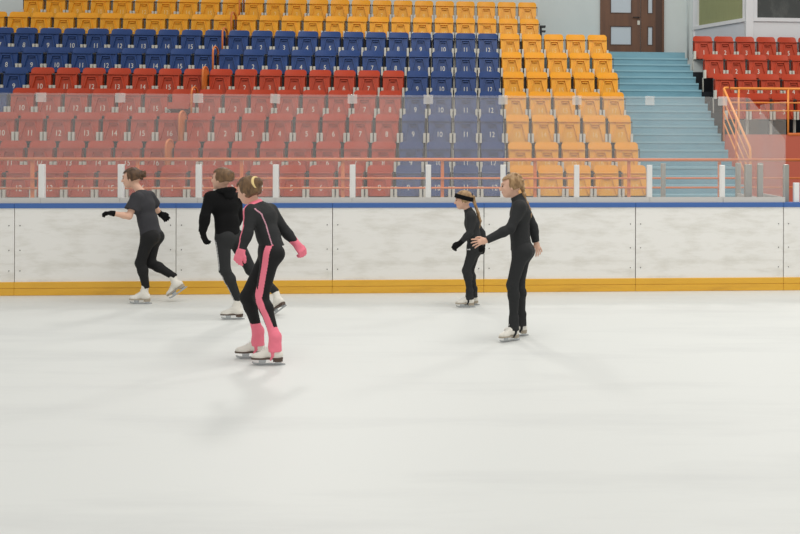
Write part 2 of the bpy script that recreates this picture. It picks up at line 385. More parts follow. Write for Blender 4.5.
for x_ in (.16, 1.10, 2.2, 3.3):
    link('rail_post', tubeme('rp2', [(x_, -.05, .0), (x_, -.05, .86)], .02), M['amber'], rr)
link('toe_bar', tubeme('tb', [(1.10, -.06, .01), (4.5, -.06, .01)], .03), M['orange'], rr)

# ------------------------------------------------------------------ seats
def back_mesh():
    bm = bmesh.new(); poly = roundrect(-.203, .203, .30, .80, .062, .03)
    prism(bm, poly, 0, .028)
    bmesh.ops.bevel(bm, geom=[e for e in bm.edges if abs(e.verts[0].co.y-e.verts[1].co.y) < 1e-6], offset=.008, segments=2, affect='EDGES')
    for xx in (-.15, -.10, -.05, 0, .05, .10, .15):
        bmesh.ops.bisect_plane(bm, geom=bm.verts[:]+bm.edges[:]+bm.faces[:], plane_co=(xx, 0, 0), plane_no=(1, 0, 0))
    for v in bm.verts:
        t = (v.co.z-.3)/.5; v.co.y += .115+.05*t-.03*(v.co.x/.2)**2
    return me_of(bm, 'backrest', False)
def pan_mesh():
    bm = bmesh.new(); poly = roundrect(-.190, .190, .305, .685, .018, .03)
    prism(bm, poly, -.03, .05)
    bmesh.ops.bevel(bm, geom=[e for e in bm.edges if abs(e.verts[0].co.y-e.verts[1].co.y) < 1e-6], offset=.01, segments=2, affect='EDGES')
    # raised trapezoid rib and grip slot pressed into the underside of the seat
    def bar(p, q, r):
        d = Vector((q[0]-p[0], 0, q[1]-p[1])); n = Vector((-d.z, 0, d.x)).normalized()*r
        P = [(p[0]+n.x, p[1]+n.z), (p[0]-n.x, p[1]-n.z), (q[0]-n.x, q[1]-n.z), (q[0]+n.x, q[1]+n.z)]
        prism(bm, P, -.066, -.028)
    bar((-.150, .335), (-.08, .63), .009); bar((.150, .335), (.08, .63), .009); bar((-.089, .63), (.089, .63), .010)
    bar((-.05, .588), (.05, .588), .007)
    bar((-.185, .675), (.185, .675), .007)
    for v in bm.verts: v.co.y += .055*(v.co.z-.305)/.38
    return me_of(bm, 'seat_pan')
def bracket_mesh(s):
    bm = bmesh.new()
    x0, x1 = sorted((s*.178, s*.218))
    prism(bm, [(x0, .29), (x1, .29), (x1, .46), (x0, .46)], -.064, .06)
    box(bm, min(s*.212, s*.224), max(s*.212, s*.224), .04, .10, 0.0, .31)
    return me_of(bm, 'bracket')
def hinge_mesh(s):
    bm = bmesh.new()
    box(bm, min(s*.2, s*.222), max(s*.2, s*.222), .03, .10, .655, .685, bev=.005)
    box(bm, min(s*.216, s*.222), max(s*.216, s*.222), .05, .08, .40, .66)
    return me_of(bm, 'hinge')
bk, pn = back_mesh(), pan_mesh(); brs = [bracket_mesh(-1), bracket_mesh(1)]; hgs = [hinge_mesh(-1), hinge_mesh(1)]
MB = {}
for c in ('yellow', 'blue', 'red'):
    MB[c] = []
    for src in (bk, pn):
        m_ = src.copy(); m_.materials.append(M['seat_'+c]); MB[c].append(m_)
for m_ in brs: m_.materials.append(M['white_metal'])
for m_ in hgs: m_.materials.append(M['hinge_metal'])
NUM = {}
def num_mesh(s, key):
    if (s, key) not in NUM:
        cu = bpy.data.curves.new('t', 'FONT'); cu.body = s; cu.size = .125; cu.align_x = 'CENTER'; cu.align_y = 'CENTER'; cu.extrude = .003; cu.offset = 0
        to = bpy.data.objects.new('t', cu); COL.objects.link(to)
        me = bpy.data.meshes.new_from_object(to); bpy.data.objects.remove(to); bpy.data.curves.remove(cu)
        for v in me.vertices: x, y, z = v.co; v.co = (x*.86, -z, y*1.08)
        me.materials.clear(); me.materials.append(M[key]); NUM[(s, key)] = me
    return NUM[(s, key)]
def seat(u, k, colour, num, label, group, down=False):
    r = empty('stadium_seat', SP(u, k*DEP, zrow(k)), TH); tag(r, label, 'seat', group)
    b, p = MB[colour]
    link('backrest', b, parent=r)
    q = link('seat_pan', p, parent=r)
    if down:   # this one is flipped down
        q.location = (0, -.30, .70-.28); q.rotation_euler = (math.radians(-82), 0, 0); q.location = (0, -.37, .385)
        q.location = (0, .08, .30) ; q.rotation_euler = (math.radians(80), 0, 0); q.location = (0, .08+.30, .34-.02)
    for m_ in brs: link('bracket', m_, parent=r)
    for m_ in hgs: link('hinge', m_, parent=r)
    if num and not down:
        n = link('seat_number', num_mesh(num, 'number' if colour != 'yellow' else 'number_pale'), parent=q)
        n.location = (0, -.012, .435) ; n.rotation_euler = (math.radians(-8.2), 0, 0)
    return r
for k in range(9):
    R = 9-k
    last = 14 if R <= 2 else 17
    for i in list(range(-12, 0))+list(range(1, last+1)):
        u = (i if i > 0 else i+1)*PIT-(GAP if i < 0 else 0)
        if px_of(SP(u+.2, k*DEP, zrow(k)+.5))[0] < -3: continue
        if R == 1 and i < -10: continue
        if R <= 2: c = 'yellow'
        elif i >= 13: c = 'yellow'
        elif R in (3, 4): c = 'blue'
        elif i >= 9: c = 'blue'
        elif i <= -8 and R in (5, 6): c = 'blue'
        else: c = 'red'
        row = ORD[k]
        if i < 0: n_ = 17+i; blk = 'left of the hoops'
        else: n_ = i; blk = 'right of the hoops'
        if c == 'yellow':
            e = last-i if i > 0 else -1-i
            if i > 0:
                lab = f'yellow tip-up seat, {"last" if e == 0 else str(e+1)+" from the right end" if True else ""} of the {row} row from the front'
                if e == 0: lab = f'yellow tip-up seat at the right end of the {row} row from the front'
            else: lab = f'yellow tip-up seat, {e+1} left of the hoop in the {row} row from the front'
            g = 'yellow tip-up seats by the stairs' if R > 2 else 'yellow tip-up seats in the two top rows'
        else:
            lab = f'{c} tip-up seat number {n_} in the {row} row from the front, {blk}'
            g = f'{c} tip-up seats of the main stand'
        dn = (R == 6 and i == -1)
        if dn: lab = 'red seat flipped down beside the hoop in the fourth row, grey underside showing'
        seat(u, k, c, str(n_), lab, g, dn)
for R, u1 in ((3, 21.91), (4, 21.98), (5, 22.03), (6, 22.06)):
    k = 9-R
    for n in range(1, 9):
        u = (u1+n-1)*PIT
        if px_of(SP(u-.2, k*DEP, zrow(k)+.5))[0] > 803: continue
        seat(u, k, 'red', str(n), f'red tip-up seat number {n} right of the blue stairs, {["top", "second from top", "third from top", "lowest"][6-k]} row there', 'red tip-up seats right of the stairs')
# dark end armrest of the second highest row
o = link('armrest', None) if False else None
r = empty('end_bracket', SP(UT-.02, 7*DEP, zrow(7)), TH); tag(r, 'black metal end bracket at the right end of the upper yellow row', 'bracket')
bm = bmesh.new(); box(bm, -.02, .02, -.05, .12, 0, .62); box(bm, -.02, .10, -.08, .12, .60, .635); box(bm, -.02, .10, -.06, .1, .50, .53)
link('bracket_arm', me_of(bm, 'bracket_arm'), M['dark_metal'], r)

#PEOPLE
# ------------------------------------------------------------------ people: signed distance fields turned into one smooth surface each
def V(*a): return np.array(a, float)
def nrm(a): a = np.asarray(a, float); return a/np.linalg.norm(a)
class Field:
    def __init__(s, lo, hi, h):
        s.h = h; s.lo = np.array(lo, float); s.n = np.ceil((np.array(hi)-s.lo)/h).astype(int)+1
        s.f = np.full(s.n, 1.0, np.float32)
        s.ax = [(s.lo[i]+h*np.arange(s.n[i])).astype(np.float32) for i in range(3)]
    def win(s, lo, hi):
        a = np.clip(((np.array(lo)-s.lo)/s.h).astype(int), 0, s.n-1); b = np.clip(((np.array(hi)-s.lo)/s.h).astype(int)+2, 1, s.n)
        sl = tuple(slice(a[i], b[i]) for i in range(3))
        return sl, s.ax[0][sl[0]][:, None, None], s.ax[1][sl[1]][None, :, None], s.ax[2][sl[2]][None, None, :]
    def put(s, sl, d, k):
        g = s.f[sl]
        if k > 0:
            h_ = np.maximum(k-np.abs(g-d), 0)/k; s.f[sl] = np.minimum(g, d)-h_*h_*k*.25
        else: s.f[sl] = np.minimum(g, d)
    def cap(s, a, b, ra, rb, k=.03, lat=None, sq=1., flat=0, sq2=None):
        """tapered limb a-b; lat/sq widens it along lat; flat=1 cuts it square at b, 2 at both ends"""
        a, b = np.array(a, float), np.array(b, float); R = max(ra, rb)*max(sq, 1)+k+.02
        sl, X, Y, Z = s.win(np.minimum(a, b)-R, np.maximum(a, b)+R)
        px, py, pz = X-a[0], Y-a[1], Z-a[2]; ab = b-a; ln = np.linalg.norm(ab)
        ex = (px*ab[0]+py*ab[1]+pz*ab[2])/ln
        if lat is not None:
            l = nrm(lat); c = px*l[0]+py*l[1]+pz*l[2]; q = c*(1/sq-1); px, py, pz = px+q*l[0], py+q*l[1], pz+q*l[2]
            abl = ab+l*(ab@l)*(1/sq-1)
        else: abl = ab
        t = np.clip((px*abl[0]+py*abl[1]+pz*abl[2])/(abl@abl), 0, 1)
        d = np.sqrt((px-t*abl[0])**2+(py-t*abl[1])**2+(pz-t*abl[2])**2)-(ra+(rb-ra)*t)
        if flat: d = np.maximum(d, ex-ln)
        if flat == 2: d = np.maximum(d, -ex)
        s.put(sl, d.astype(np.float32), k)
    def ell(s, c, R, fr, k=.02):
        c = np.array(c, float); m = max(R)+k+.02
        sl, X, Y, Z = s.win(c-m, c+m); px, py, pz = X-c[0], Y-c[1], Z-c[2]
        q = 0
        for r, a in zip(R, fr): q = q+((px*a[0]+py*a[1]+pz*a[2])/r)**2
        q = np.sqrt(q); d = (q-1)*min(R)
        s.put(sl, d.astype(np.float32), k)
    def cut(s, fn):      # subtract region where fn<0
        X, Y, Z = s.ax[0][:, None, None], s.ax[1][None, :, None], s.ax[2][None, None, :]
        s.f = np.maximum(s.f, -fn(X, Y, Z)).astype(np.float32)
    def noise(s, amp, sc, ph=0):
        X, Y, Z = s.ax[0][:, None, None], s.ax[1][None, :, None], s.ax[2][None, None, :]
        s.f = (s.f+amp*np.sin(X*sc+ph+2*np.sin(Z*sc*.35))*np.sin(Y*sc*1.1+1.3)*np.sin(Z*sc*.55+.5*ph)).astype(np.float32)
    def mesh(s, name, mats, classify=None, parent=None):
        f = s.f; f[0] = f[-1] = 1; f[:, 0] = f[:, -1] = 1; f[:, :, 0] = f[:, :, -1] = 1
        ins = f < 0
        c = [ins[i:ins.shape[0]-1+i, j:ins.shape[1]-1+j, k:ins.shape[2]-1+k] for i in (0, 1) for j in (0, 1) for k in (0, 1)]
        cnt = sum(x.astype(np.int8) for x in c); act = (cnt > 0) & (cnt < 8)
        I = np.argwhere(act); idx = np.full(act.shape, -1, np.int32); idx[act] = np.arange(len(I))
        pos = np.zeros((len(I), 3)); num = np.zeros(len(I))
        cor = [(i, j, k) for i in (0, 1) for j in (0, 1) for k in (0, 1)]
        val = {q: f[I[:, 0]+q[0], I[:, 1]+q[1], I[:, 2]+q[2]].astype(float) for q in cor}
        for a in cor:
            for ax in range(3):
                if a[ax]: continue
                b = list(a); b[ax] = 1; b = tuple(b); fa, fb = val[a], val[b]; m = (fa < 0) != (fb < 0)
                t = np.zeros(len(I)); t[m] = fa[m]/(fa[m]-fb[m])
                p = np.tile(np.array(a, float), (len(I), 1)); p[:, ax] += t
                pos[m] += p[m]; num[m] += 1
        pos = (pos/num[:, None]+I)*s.h+s.lo
        Q = []
        for ax in range(3):
            A = [slice(None)]*3; B = [slice(None)]*3; A[ax] = slice(0, -1); B[ax] = slice(1, None)
            fa, fb = ins[tuple(A)], ins[tuple(B)]; e = np.argwhere(fa != fb); u, v = (ax+1) % 3, (ax+2) % 3
            e = e[(e[:, u] > 0) & (e[:, v] > 0)]
            def cell(du, dv):
                q = e.copy(); q[:, u] -= du; q[:, v] -= dv; return idx[q[:, 0], q[:, 1], q[:, 2]]
            q = np.stack([cell(1, 1), cell(0, 1), cell(0, 0), cell(1, 0)], 1)
            fl = ~fa[e[:, 0], e[:, 1], e[:, 2]]; q[fl] = q[fl][:, ::-1]
            Q.append(q)
        Q = np.concatenate(Q)
        me = bpy.data.meshes.new(name); me.vertices.add(len(pos)); me.vertices.foreach_set('co', pos.astype(np.float32).ravel())
        me.loops.add(Q.size); me.loops.foreach_set('vertex_index', Q.ravel().astype(np.int32))
        me.polygons.add(len(Q)); me.polygons.foreach_set('loop_start', (np.arange(len(Q))*4).astype(np.int32))
        try: me.polygons.foreach_set('loop_total', np.full(len(Q), 4, np.int32))
        except Exception: pass
        me.update(calc_edges=True); me.validate()
        me.polygons.foreach_set('use_smooth', np.ones(len(me.polygons), bool))
        for m in mats: me.materials.append(m)
        if classify is not None:
            cen = pos[Q].mean(1); me.polygons.foreach_set('material_index', classify(cen).astype(np.int32))
        o = bpy.data.objects.new(name, me); COL.objects.link(o)
        if parent is not None:
            o.parent = parent; o.matrix_parent_inverse = Matrix.Translation(-parent.location)
        return o

def frame(fwd, up):
    f = nrm(fwd); up = np.asarray(up, float); u = nrm(up-f*(up@f)); return f, u, np.cross(u, f)      # l = the person's left

M['skin'] = mat('skin', srgb(222, 178, 154), .5, .35, Subsurface_Weight=.0)
M['lips'] = mat('lips', srgb(186, 108, 98), .45)
M['eye'] = mat('eye_dark', srgb(52, 38, 32), .25)
M['brow'] = mat('brow', srgb(110, 78, 54), .7)
M['black'] = mat('black_fabric', srgb(27, 27, 28), .75, .3, bump=((22, 22, 16), .6))
M['black2'] = mat('charcoal_fabric', srgb(45, 46, 47), .8, .25, bump=((22, 22, 16), .6))
M['tee'] = mat('faded_black_fabric', srgb(56, 56, 60), .8, .25, bump=((16, 16, 12), .7))
M['black_knit'] = mat('black_knit', srgb(20, 20, 21), .9, .15, bump=((120, 120, 120), .3))
M['pink'] = mat('pink_fabric', srgb(244, 128, 148), .75, .3, bump=((90, 90, 90), .25))
M['pinkline'] = mat('pale_piping', srgb(206, 150, 166), .6)
M['white_fabric'] = mat('white_fabric', srgb(220, 220, 220), .7)
M['boot'] = mat('boot_leather', srgb(232, 228, 218), .4, .4, noise=((14, 14, 14), .5, srgb(190, 186, 174), .5, .75))
M['sole'] = mat('boot_sole', srgb(84, 66, 54), .5); M['sole_pale'] = mat('pale_sole', srgb(172, 160, 142), .5)
M['steel'] = mat('blade_steel', srgb(185, 188, 190), .25, metal=.8)
M['lace'] = mat('lace', srgb(240, 240, 236), .7)
def hair_mat(name, c1, c2): return mat(name, c1, .5, .4, noise=((30, 30, 14), .9, c2, .38, .66), bump=((90, 90, 22), .6))
M['hair_brown'] = hair_mat('hair_brown', srgb(62, 46, 34), srgb(110, 80, 54))
M['hair_light'] = hair_mat('hair_lightbrown', srgb(88, 66, 46), srgb(140, 108, 74))
M['hair_blond'] = hair_mat('hair_blond', srgb(134, 104, 70), srgb(190, 156, 114))
M['scrunchie'] = mat('scrunchie', srgb(240, 214, 150), .8, bump=((80, 80, 80), .5))

# figure skate, built once: toe towards +x, blade bottom at z = 0, ankle above the origin
def skate_meshes():
    E3 = ((1, 0, 0), (0, 1, 0), (0, 0, 1))
    g = Field((-.12, -.07, .03), (.22, .07, .29), .004)
    g.cap((-.005, 0, .10), (-.018, 0, .235), .042, .044, .02, flat=1)
    g.ell((-.035, 0, .088), (.048, .036, .045), E3, .02)
    g.cap((0, 0, .125), (.09, 0, .082), .042, .034, .03, lat=(0, 1, 0), sq=1.0)
    g.ell((.115, 0, .074), (.066, .040, .032), E3, .02)
    g.cut(lambda X, Y, Z: Z-.058+0*X+0*Y)
    boot = g.mesh('skate_boot', [M['boot']]); 
    bm_ = boot.data; COL.objects.unlink(boot); bpy.data.objects.remove(boot)
    bm = bmesh.new()
    out = [(.185, 0), (.172, .026), (.13, .041), (.08, .038), (.02, .030), (-.04, .035), (-.072, .028), (-.084, 0)]
    poly = out+[(x, -y) for x, y in out[-2:0:-1]]
    a = [bm.verts.new((x, y, .050)) for x, y in poly]; b = [bm.verts.new((x, y, .064)) for x, y in poly]
    bm.faces.new(a); bm.faces.new(b[::-1])
    for i in range(len(poly)): bm.faces.new((a[i], b[i], b[(i+1) % len(poly)], a[(i+1) % len(poly)]))
    hp = [(-.082, 0), (-.07, .027), (-.04, .034), (-.008, .028), (-.004, 0)]; hp = hp+[(x, -y) for x, y in hp[-2:0:-1]]
    a = [bm.verts.new((x, y, .030)) for x, y in hp]; b = [bm.verts.new((x, y, .051)) for x, y in hp]
    bm.faces.new(a); bm.faces.new(b[::-1])
    for i in range(len(hp)): bm.faces.new((a[i], b[i], b[(i+1) % len(hp)], a[(i+1) % len(hp)]))
    sole = me_of(bm, 'sole')
    bm = bmesh.new()
    prism(bm, [(-.105, .004), (-.09, 0), (.0, -.0), (.13, .0), (.165, .008), (.178, .022), (.172, .030), (.150, .022), (.12, .018), (.118, .051), (.055, .051), (.062, .018), (-.02, .018), (-.024, .031), (-.066, .031), (-.072, .018), (-.10, .014)], -.002, .002)
    prism(bm, [(.055, .044), (.122, .044), (.122, .051), (.055, .051)], -.02, .02); prism(bm, [(-.07, .025), (-.02, .025), (-.02, .031), (-.07, .031)], -.02, .02)
    blade = me_of(bm, 'blade')
    bm = bmesh.new()
    for i in range(6):
        t = i/5; x = .095-.075*t; z = .118+.045*t+(.02 if t > .7 else 0); yv = .02
        tube(bm, [(x+.012, -yv, z-.012), (x+.004, 0, z+.004), (x-.002, yv, z-.008)], .0032, 6)
    lace = me_of(bm, 'laces', True)
    return bm_, sole, blade, lace
BOOT = skate_meshes()
BOOTV = {}
def skate(parent, px, py, Y, yaw, pitch, roll=0, s=.93, dark=False, on_ice=False):
    """returns (ankle, boot top, forward) in world coordinates; yaw 0 points to -X"""
    P = np.array(ground(px, py) if on_ice else at(px, py, Y))
    Rm = Matrix.Rotation(PI+yaw, 4, 'Z') @ Matrix.Rotation(pitch, 4, 'Y') @ Matrix.Rotation(roll, 4, 'X')
    if dark not in BOOTV:
        ms = []
        for me, m in zip(BOOT, (M['boot'], M['sole'] if dark else M['sole_pale'], M['steel'], M['lace'])):
            c = me.copy(); c.materials.clear(); c.materials.append(m); ms.append(c)
        BOOTV[dark] = ms
    ms = BOOTV[dark]
    b = link('skate_boot', ms[0], parent=parent); b.matrix_parent_inverse = Matrix.Translation(-parent.location)
    b.matrix_basis = Matrix.Translation(P) @ Rm @ Matrix.Scale(s, 4)
    for nme, me in zip(('sole', 'blade', 'laces'), ms[1:]): link(nme, me, parent=b)
    tr = lambda v: np.array((Matrix.Translation(P) @ Rm @ Matrix.Scale(s, 4)) @ Vector(v))
    return dict(ankle=tr((-.008, 0, .125)), top=tr((-.018, 0, .235)), low=tr((-.03, 0, .085)), fwd=nrm(tr((1, 0, 0))-tr((0, 0, 0))), arch=tr((.02, 0, .05)), side=nrm(tr((0, 1, 0))-tr((0, 0, 0))))

def hand(g, wrist, d, n, s=1., off=0., curl=.35, side=1, spread=.10, mitt=False):
    """palm + four unequal fingers + thumb; d along the hand, n the way the palm faces, side: which side the thumb is on"""
    d = nrm(d); n = nrm(np.asarray(n, float)-d*(np.asarray(n, float)@d)); a = np.cross(d, n)*side     # a: towards the thumb
    w = np.asarray(wrist, float)
    g.cap(w, w+d*.02*s, .021*s+off, .024*s+off, .012, lat=a, sq=1.15)
    g.cap(w+d*.02*s, w+d*.068*s, .0155*s+off, .0150*s+off, .012, lat=a, sq=2.1)
    for i, L in enumerate((.068, .076, .070, .054)):
        o = (1.5-i)*.0205*s; p = w+d*.078*s+a*o; ang = (1.5-i)*spread; dd = nrm(d+a*ang)
        r = (.0088-.0004*i)*s+off; c = curl*(1+.12*i)
        for j, f_ in enumerate((.46, .30, .24)):
            c_ = c*(j+.6); v = nrm(dd*math.cos(c_)+n*math.sin(c_)); q = p+v*L*f_*s
            g.cap(p-v*(.008 if j == 0 else 0), q, r, r*.93, .004); p = q; r *= .93
    p = w+d*.022*s+a*.026*s; r = .0105*s+off
    for v, L in ((nrm(d*.72+a*.62+n*.25), .036), (nrm(d*.88+a*.30+n*.35), .028), (nrm(d*.92+a*.1+n*.45), .022)):
        q = p+v*L*s; g.cap(p, q, r, r*.93, .007); p = q; r *= .93

def head(g, H, f, u, l, s):
    P = lambda a, b, c=0: H+(f*a+u*b+l*c)*s
    g.ell(P(-.012, .022), (.098*s, .089*s, .076*s), (f, u, l), .02)
    g.ell(P(.030, -.040), (.060*s, .066*s, .056*s), (f, u, l), .03)
    g.ell(P(.052, -.082), (.030*s, .022*s, .030*s), (f, u, l), .022)             # chin
    g.cap(P(.086, .012), P(.108, -.024), .008*s, .012*s, .012)                    # nose
    g.ell(P(.098, -.028), (.010*s, .007*s, .016*s), (f, u, l), .008)
    g.ell(P(.087, -.049), (.010*s, .005*s, .022*s), (f, u, l), .005); g.ell(P(.084, -.060), (.010*s, .006*s, .019*s), (f, u, l), .006)
    g.cap(P(.084, .030, -.03), P(.084, .030, .03), .008*s, .008*s, .014)          # brow
    for c in (-1, 1):
        g.ell(P(.066, -.020, .036*c), (.018*s, .020*s, .018*s), (f, u, l), .02)   # cheek
        g.ell(P(-.004, -.008, .073*c), (.018*s, .030*s, .009*s), (f, u, l), .006)  # ear
        g.ell(P(-.002, -.028, .070*c), (.009*s, .012*s, .008*s), (f, u, l), .006)

def hairdo(name, H, f, u, l, s, m, parent, off=.010, extra=None, low=-.035, tail=None, h=.004):
    P = lambda a, b, c=0: H+(f*a+u*b+l*c)*s
    lo = H-.2*s; hi = H+.2*s
    if tail:
        pts = np.array([t[0] for t in tail]); lo = np.minimum(lo, pts.min(0)-.06); hi = np.maximum(hi, pts.max(0)+.06)
    g = Field(lo, hi, h)
    g.ell(P(-.014, .024), (.102*s+off, .092*s+off, .079*s+off), (f, u, l), .0)
    g.ell(P(-.045, -.03), (.058*s+off, .05*s+off, .060*s+off), (f, u, l), .02)
    Hx = H
    def reg(X, Y, Z):
        a = ((X-Hx[0])*f[0]+(Y-Hx[1])*f[1]+(Z-Hx[2])*f[2])/s; b = ((X-Hx[0])*u[0]+(Y-Hx[1])*u[1]+(Z-Hx[2])*u[2])/s
        # the face: in front of a slanting hairline; the nape: below low
        d1 = np.maximum(.022-(a+.30*np.maximum(-b, 0))-.0, b-.072+.25*(a-.05)) ; d2 = b-low-.25*np.minimum(a+.02, 0)*-1
        return np.minimum(d1, np.maximum(d2, -.2-a))*s
    g.cut(reg)
    g.noise(.0030, 85, 1)
    if extra: extra(g, P)
    if tail:
        for (p, r0), (q, r1) in zip(tail[:-1], tail[1:]): g.cap(p, q, r0, r1, .012)
    g.noise(.0012, 260, 2)
    return g.mesh(name, [m], parent=parent)

def person(label, J, spec):
    """J: joints in world coordinates; near = the side towards the rink's middle (camera), far = the other"""
    s = spec['s']; r = spec.get('r', 1.)*s
    root = empty('person', (J['pel'][0], J['pel'][1], 0)); tag(root, label, 'person')
    return root

def seg_dist(C, a, b):
    ab = b-a; t = np.clip(((C-a)@ab)/(ab@ab), 0, 1); q = a+t[:, None]*ab; return np.linalg.norm(C-q, axis=1), t, q

def leg_prims(g, J, side, r, off, foot=True, end='ank', calf=1.):
    hp, kn, an = J['hip_'+side], J['knee_'+side], J['ank_'+side]
    g.cap(hp, kn, .080*r+off, .055*r+off, .05)
    back = nrm(J['back_'+side])
    m = kn+(an-kn)*.30+back*.010*r
    g.cap(kn, m, .052*r+off, .054*r*calf+off, .03)
    g.cap(m, an, .053*r*calf+off, (.034 if foot else .037)*r+off, .03, flat=0 if foot else 1)
def torso_prims(g, J, r, off, hem=None):
    L = nrm(J['sh_n']-J['sh_f']); Lh = nrm(J['hip_n']-J['hip_f']); pel, wai, che, nb = J['pel'], J['waist'], J['chest'], J['neck']
    if hem is None:
        g.cap(J['hip_n']*.62+J['hip_f']*.38+V(0, 0, .02)*r, J['hip_n']*.38+J['hip_f']*.62+V(0, 0, .02)*r, .098*r+off, .098*r+off, .05)
        for q in ('n', 'f'): g.ell(J['hip_'+q]+J['but']*.045*r+V(0, 0, .01)*r, ((.078*r+off),)*3, ((1, 0, 0), (0, 1, 0), (0, 0, 1)), .05)
        g.cap(pel, wai, .088*r+off, .078*r+off, .05, lat=Lh, sq=1.35)
    else:
        g.cap(wai, hem, .084*r+off, .104*r+off, .03, lat=Lh, sq=1.40, flat=1)
    g.cap(wai, che, .078*r+off, .092*r+off, .05, lat=L, sq=1.38)
    g.cap(che, che+(nb-che)*.62, .090*r+off, .062*r+off, .05, lat=L, sq=1.6)
    g.cap(J['sh_n']*.88+nb*.12, J['sh_f']*.88+nb*.12, .046*r+off, .046*r+off, .05)
def arm_prims(g, J, q, r, off, upto=1., flat=0):
    sh, el, wr = J['sh_'+q], J['el_'+q], J['wr_'+q]
    if upto <= 1.0 and flat and upto < .99:
        e = sh+(el-sh)*upto; g.cap(sh, e, .050*r+off, .046*r+off*1.6, .035, flat=1); return
    g.cap(sh, el, .049*r+off, .038*r+off, .04)
    m = el+(wr-el)*.3
    g.cap(el, m, .038*r+off, .038*r+off, .02); g.cap(m, wr, .037*r+off, .026*r+off, .02, flat=flat)

def build(J, spec, label):
    r = spec['r']; hs = spec['hs']; root = spec['root']
    H, (f, u, l) = J['head'], spec['hf']
    allp = np.array([v for k, v in J.items() if k not in ('but', 'back_n', 'back_f')])
    lo, hi = allp.min(0)-.16, allp.max(0)+.16
    # the body, one continuous surface
    g = Field(lo, hi, .005)
    torso_prims(g, J, r, 0)
    for q in 'nf':
        leg_prims(g, J, q, r, 0); arm_prims(g, J, q, r, 0)
        hd = spec['hand'][q]; hand(g, J['wr_'+q], hd[0], hd[1], hd[2], 0, *hd[3:])
        g.cap(J['ank_'+q], J['low_'+q], .030*r, .026*r, .02); g.cap(J['low_'+q], J['toe_'+q], .022*r, .018*r, .02)
    g.cap(J['neck']-nrm(H-J['neck'])*.03, H-u*.05*hs-f*.012*hs, .050*r, .046*r, .03)
    head(g, H, f, u, l, hs)
    def lips(C):
        D = C-H; a, b, c = D@f/hs, D@u/hs, D@l/hs
        return ((a > .082) & (np.abs(b+.0545) < .0075) & (np.abs(c) < .021)).astype(int)
    g.mesh('body', [M['skin'], M['lips']], lips, root)
    for c in (-1, 1):
        bm = bmesh.new(); bmesh.ops.create_uvsphere(bm, u_segments=12, v_segments=8, radius=.0085*hs)
        o = link('eye', me_of(bm, 'eye', True), M['eye'], root); o.matrix_parent_inverse = Matrix.Translation(-root.location)
        o.location = H+(f*.0815+u*.008+l*.031*c)*hs
        o2 = link('eyebrow', tubeme('eyebrow', [H+(f*.0885+u*.027+l*.016*c)*hs, H+(f*.087+u*.034+l*.032*c)*hs, H+(f*.074+u*.028+l*.050*c)*hs], .0032*hs, 6), M['brow'], root); o2.matrix_parent_inverse = Matrix.Translation(-root.location)
    return (lo, hi)


E3 = ((1, 0, 0), (0, 1, 0), (0, 0, 1))
def make(label, px, Yb, r, hs, hf, hands, skates, dark):
    J = {k: np.array(at(a, b, Yb+c)) for k, (a, b, c) in px.items()}
    J.setdefault('pel', (J['hip_n']+J['hip_f'])/2)
    root = empty('person', (J['pel'][0], J['pel'][1], 0)); tag(root, label, 'person')
    bpy.context.view_layer.update()
    SK = {}
    for q, (x, y, dy, yaw, pitch, roll, sc, ice) in skates.items():
        SK[q] = k = skate(root, x, y, Yb+dy, yaw, pitch, roll, sc, dark, ice)
        J['ank_'+q] = k['top']; J['low_'+q] = k['low']; J['toe_'+q] = k['low']+k['fwd']*.10*r
        b = J['hip_'+q]-J['knee_'+q]; ll = nrm(J['ank_'+q]-J['hip_'+q]); J['back_'+q] = nrm(V(1, 0, 0)-ll*ll[0])
    tl = nrm(J['neck']-J['pel']); J['but'] = nrm(V(1, 0, 0)-tl*tl[0]-V(0, 0, .35))
    spec = dict(r=r, hs=hs, root=root, hf=hf, hand=hands)
    lo, hi = build(J, spec, label)
    return root, J, SK, lo, hi
def leggings(root, J, r, lo, hi, off, mats, cls=None, t=.8, name='leggings', calf=1.):
    J2 = dict(J)
    for q in 'nf': J2['ank_'+q] = J['knee_'+q]+(J['ank_'+q]-J['knee_'+q])*t
    zt = max(J['waist'][2], J['pel'][2])+.12
    g = Field(lo, (hi[0], hi[1], zt), .005)
    Lh = nrm(J['hip_n']-J['hip_f']); pel, wai = J['pel'], J['waist']
    g.cap(J['hip_n']*.62+J['hip_f']*.38+V(0, 0, .02)*r, J['hip_n']*.38+J['hip_f']*.62+V(0, 0, .02)*r, .098*r+off, .098*r+off, .05)
    for q in ('n', 'f'): g.ell(J['hip_'+q]+J['but']*.045*r+V(0, 0, .01)*r, ((.078*r+off),)*3, E3, .05)
    g.cap(pel, wai, .088*r+off, .078*r+off, .05, lat=Lh, sq=1.35, flat=1)
    for q in 'nf': leg_prims(g, J2, q, r, off, foot=False, calf=calf)
    return g.mesh(name, mats, cls, root)
def top(root, J, r, lo, hi, off, mats, hem, cls=None, sleeve=1., name='top', collar=.035, fold=.0):
    g = Field(lo, hi, .005)
    torso_prims(g, J, r, off, hem)
    for q in 'nf':
        if sleeve < 1: 
            sh, el = J['sh_'+q], J['el_'+q]; g.cap(sh, sh+(el-sh)*sleeve, .052*r+off, .052*r+off*1.8, .035, flat=1)
        else:
            w_ = J['el_'+q]+(J['wr_'+q]-J['el_'+q])*.97; J3 = dict(J); J3['wr_'+q] = w_; arm_prims(g, J3, q, r, off, flat=1)
    n = nrm(J['head']-J['neck'])
    if collar: g.cap(J['neck']-n*.03, J['neck']+n*collar*r, .060*r+off, .052*r+off, .025, flat=1)
    if fold: g.noise(fold, 26, 3)
    return g.mesh(name, mats, cls, root)
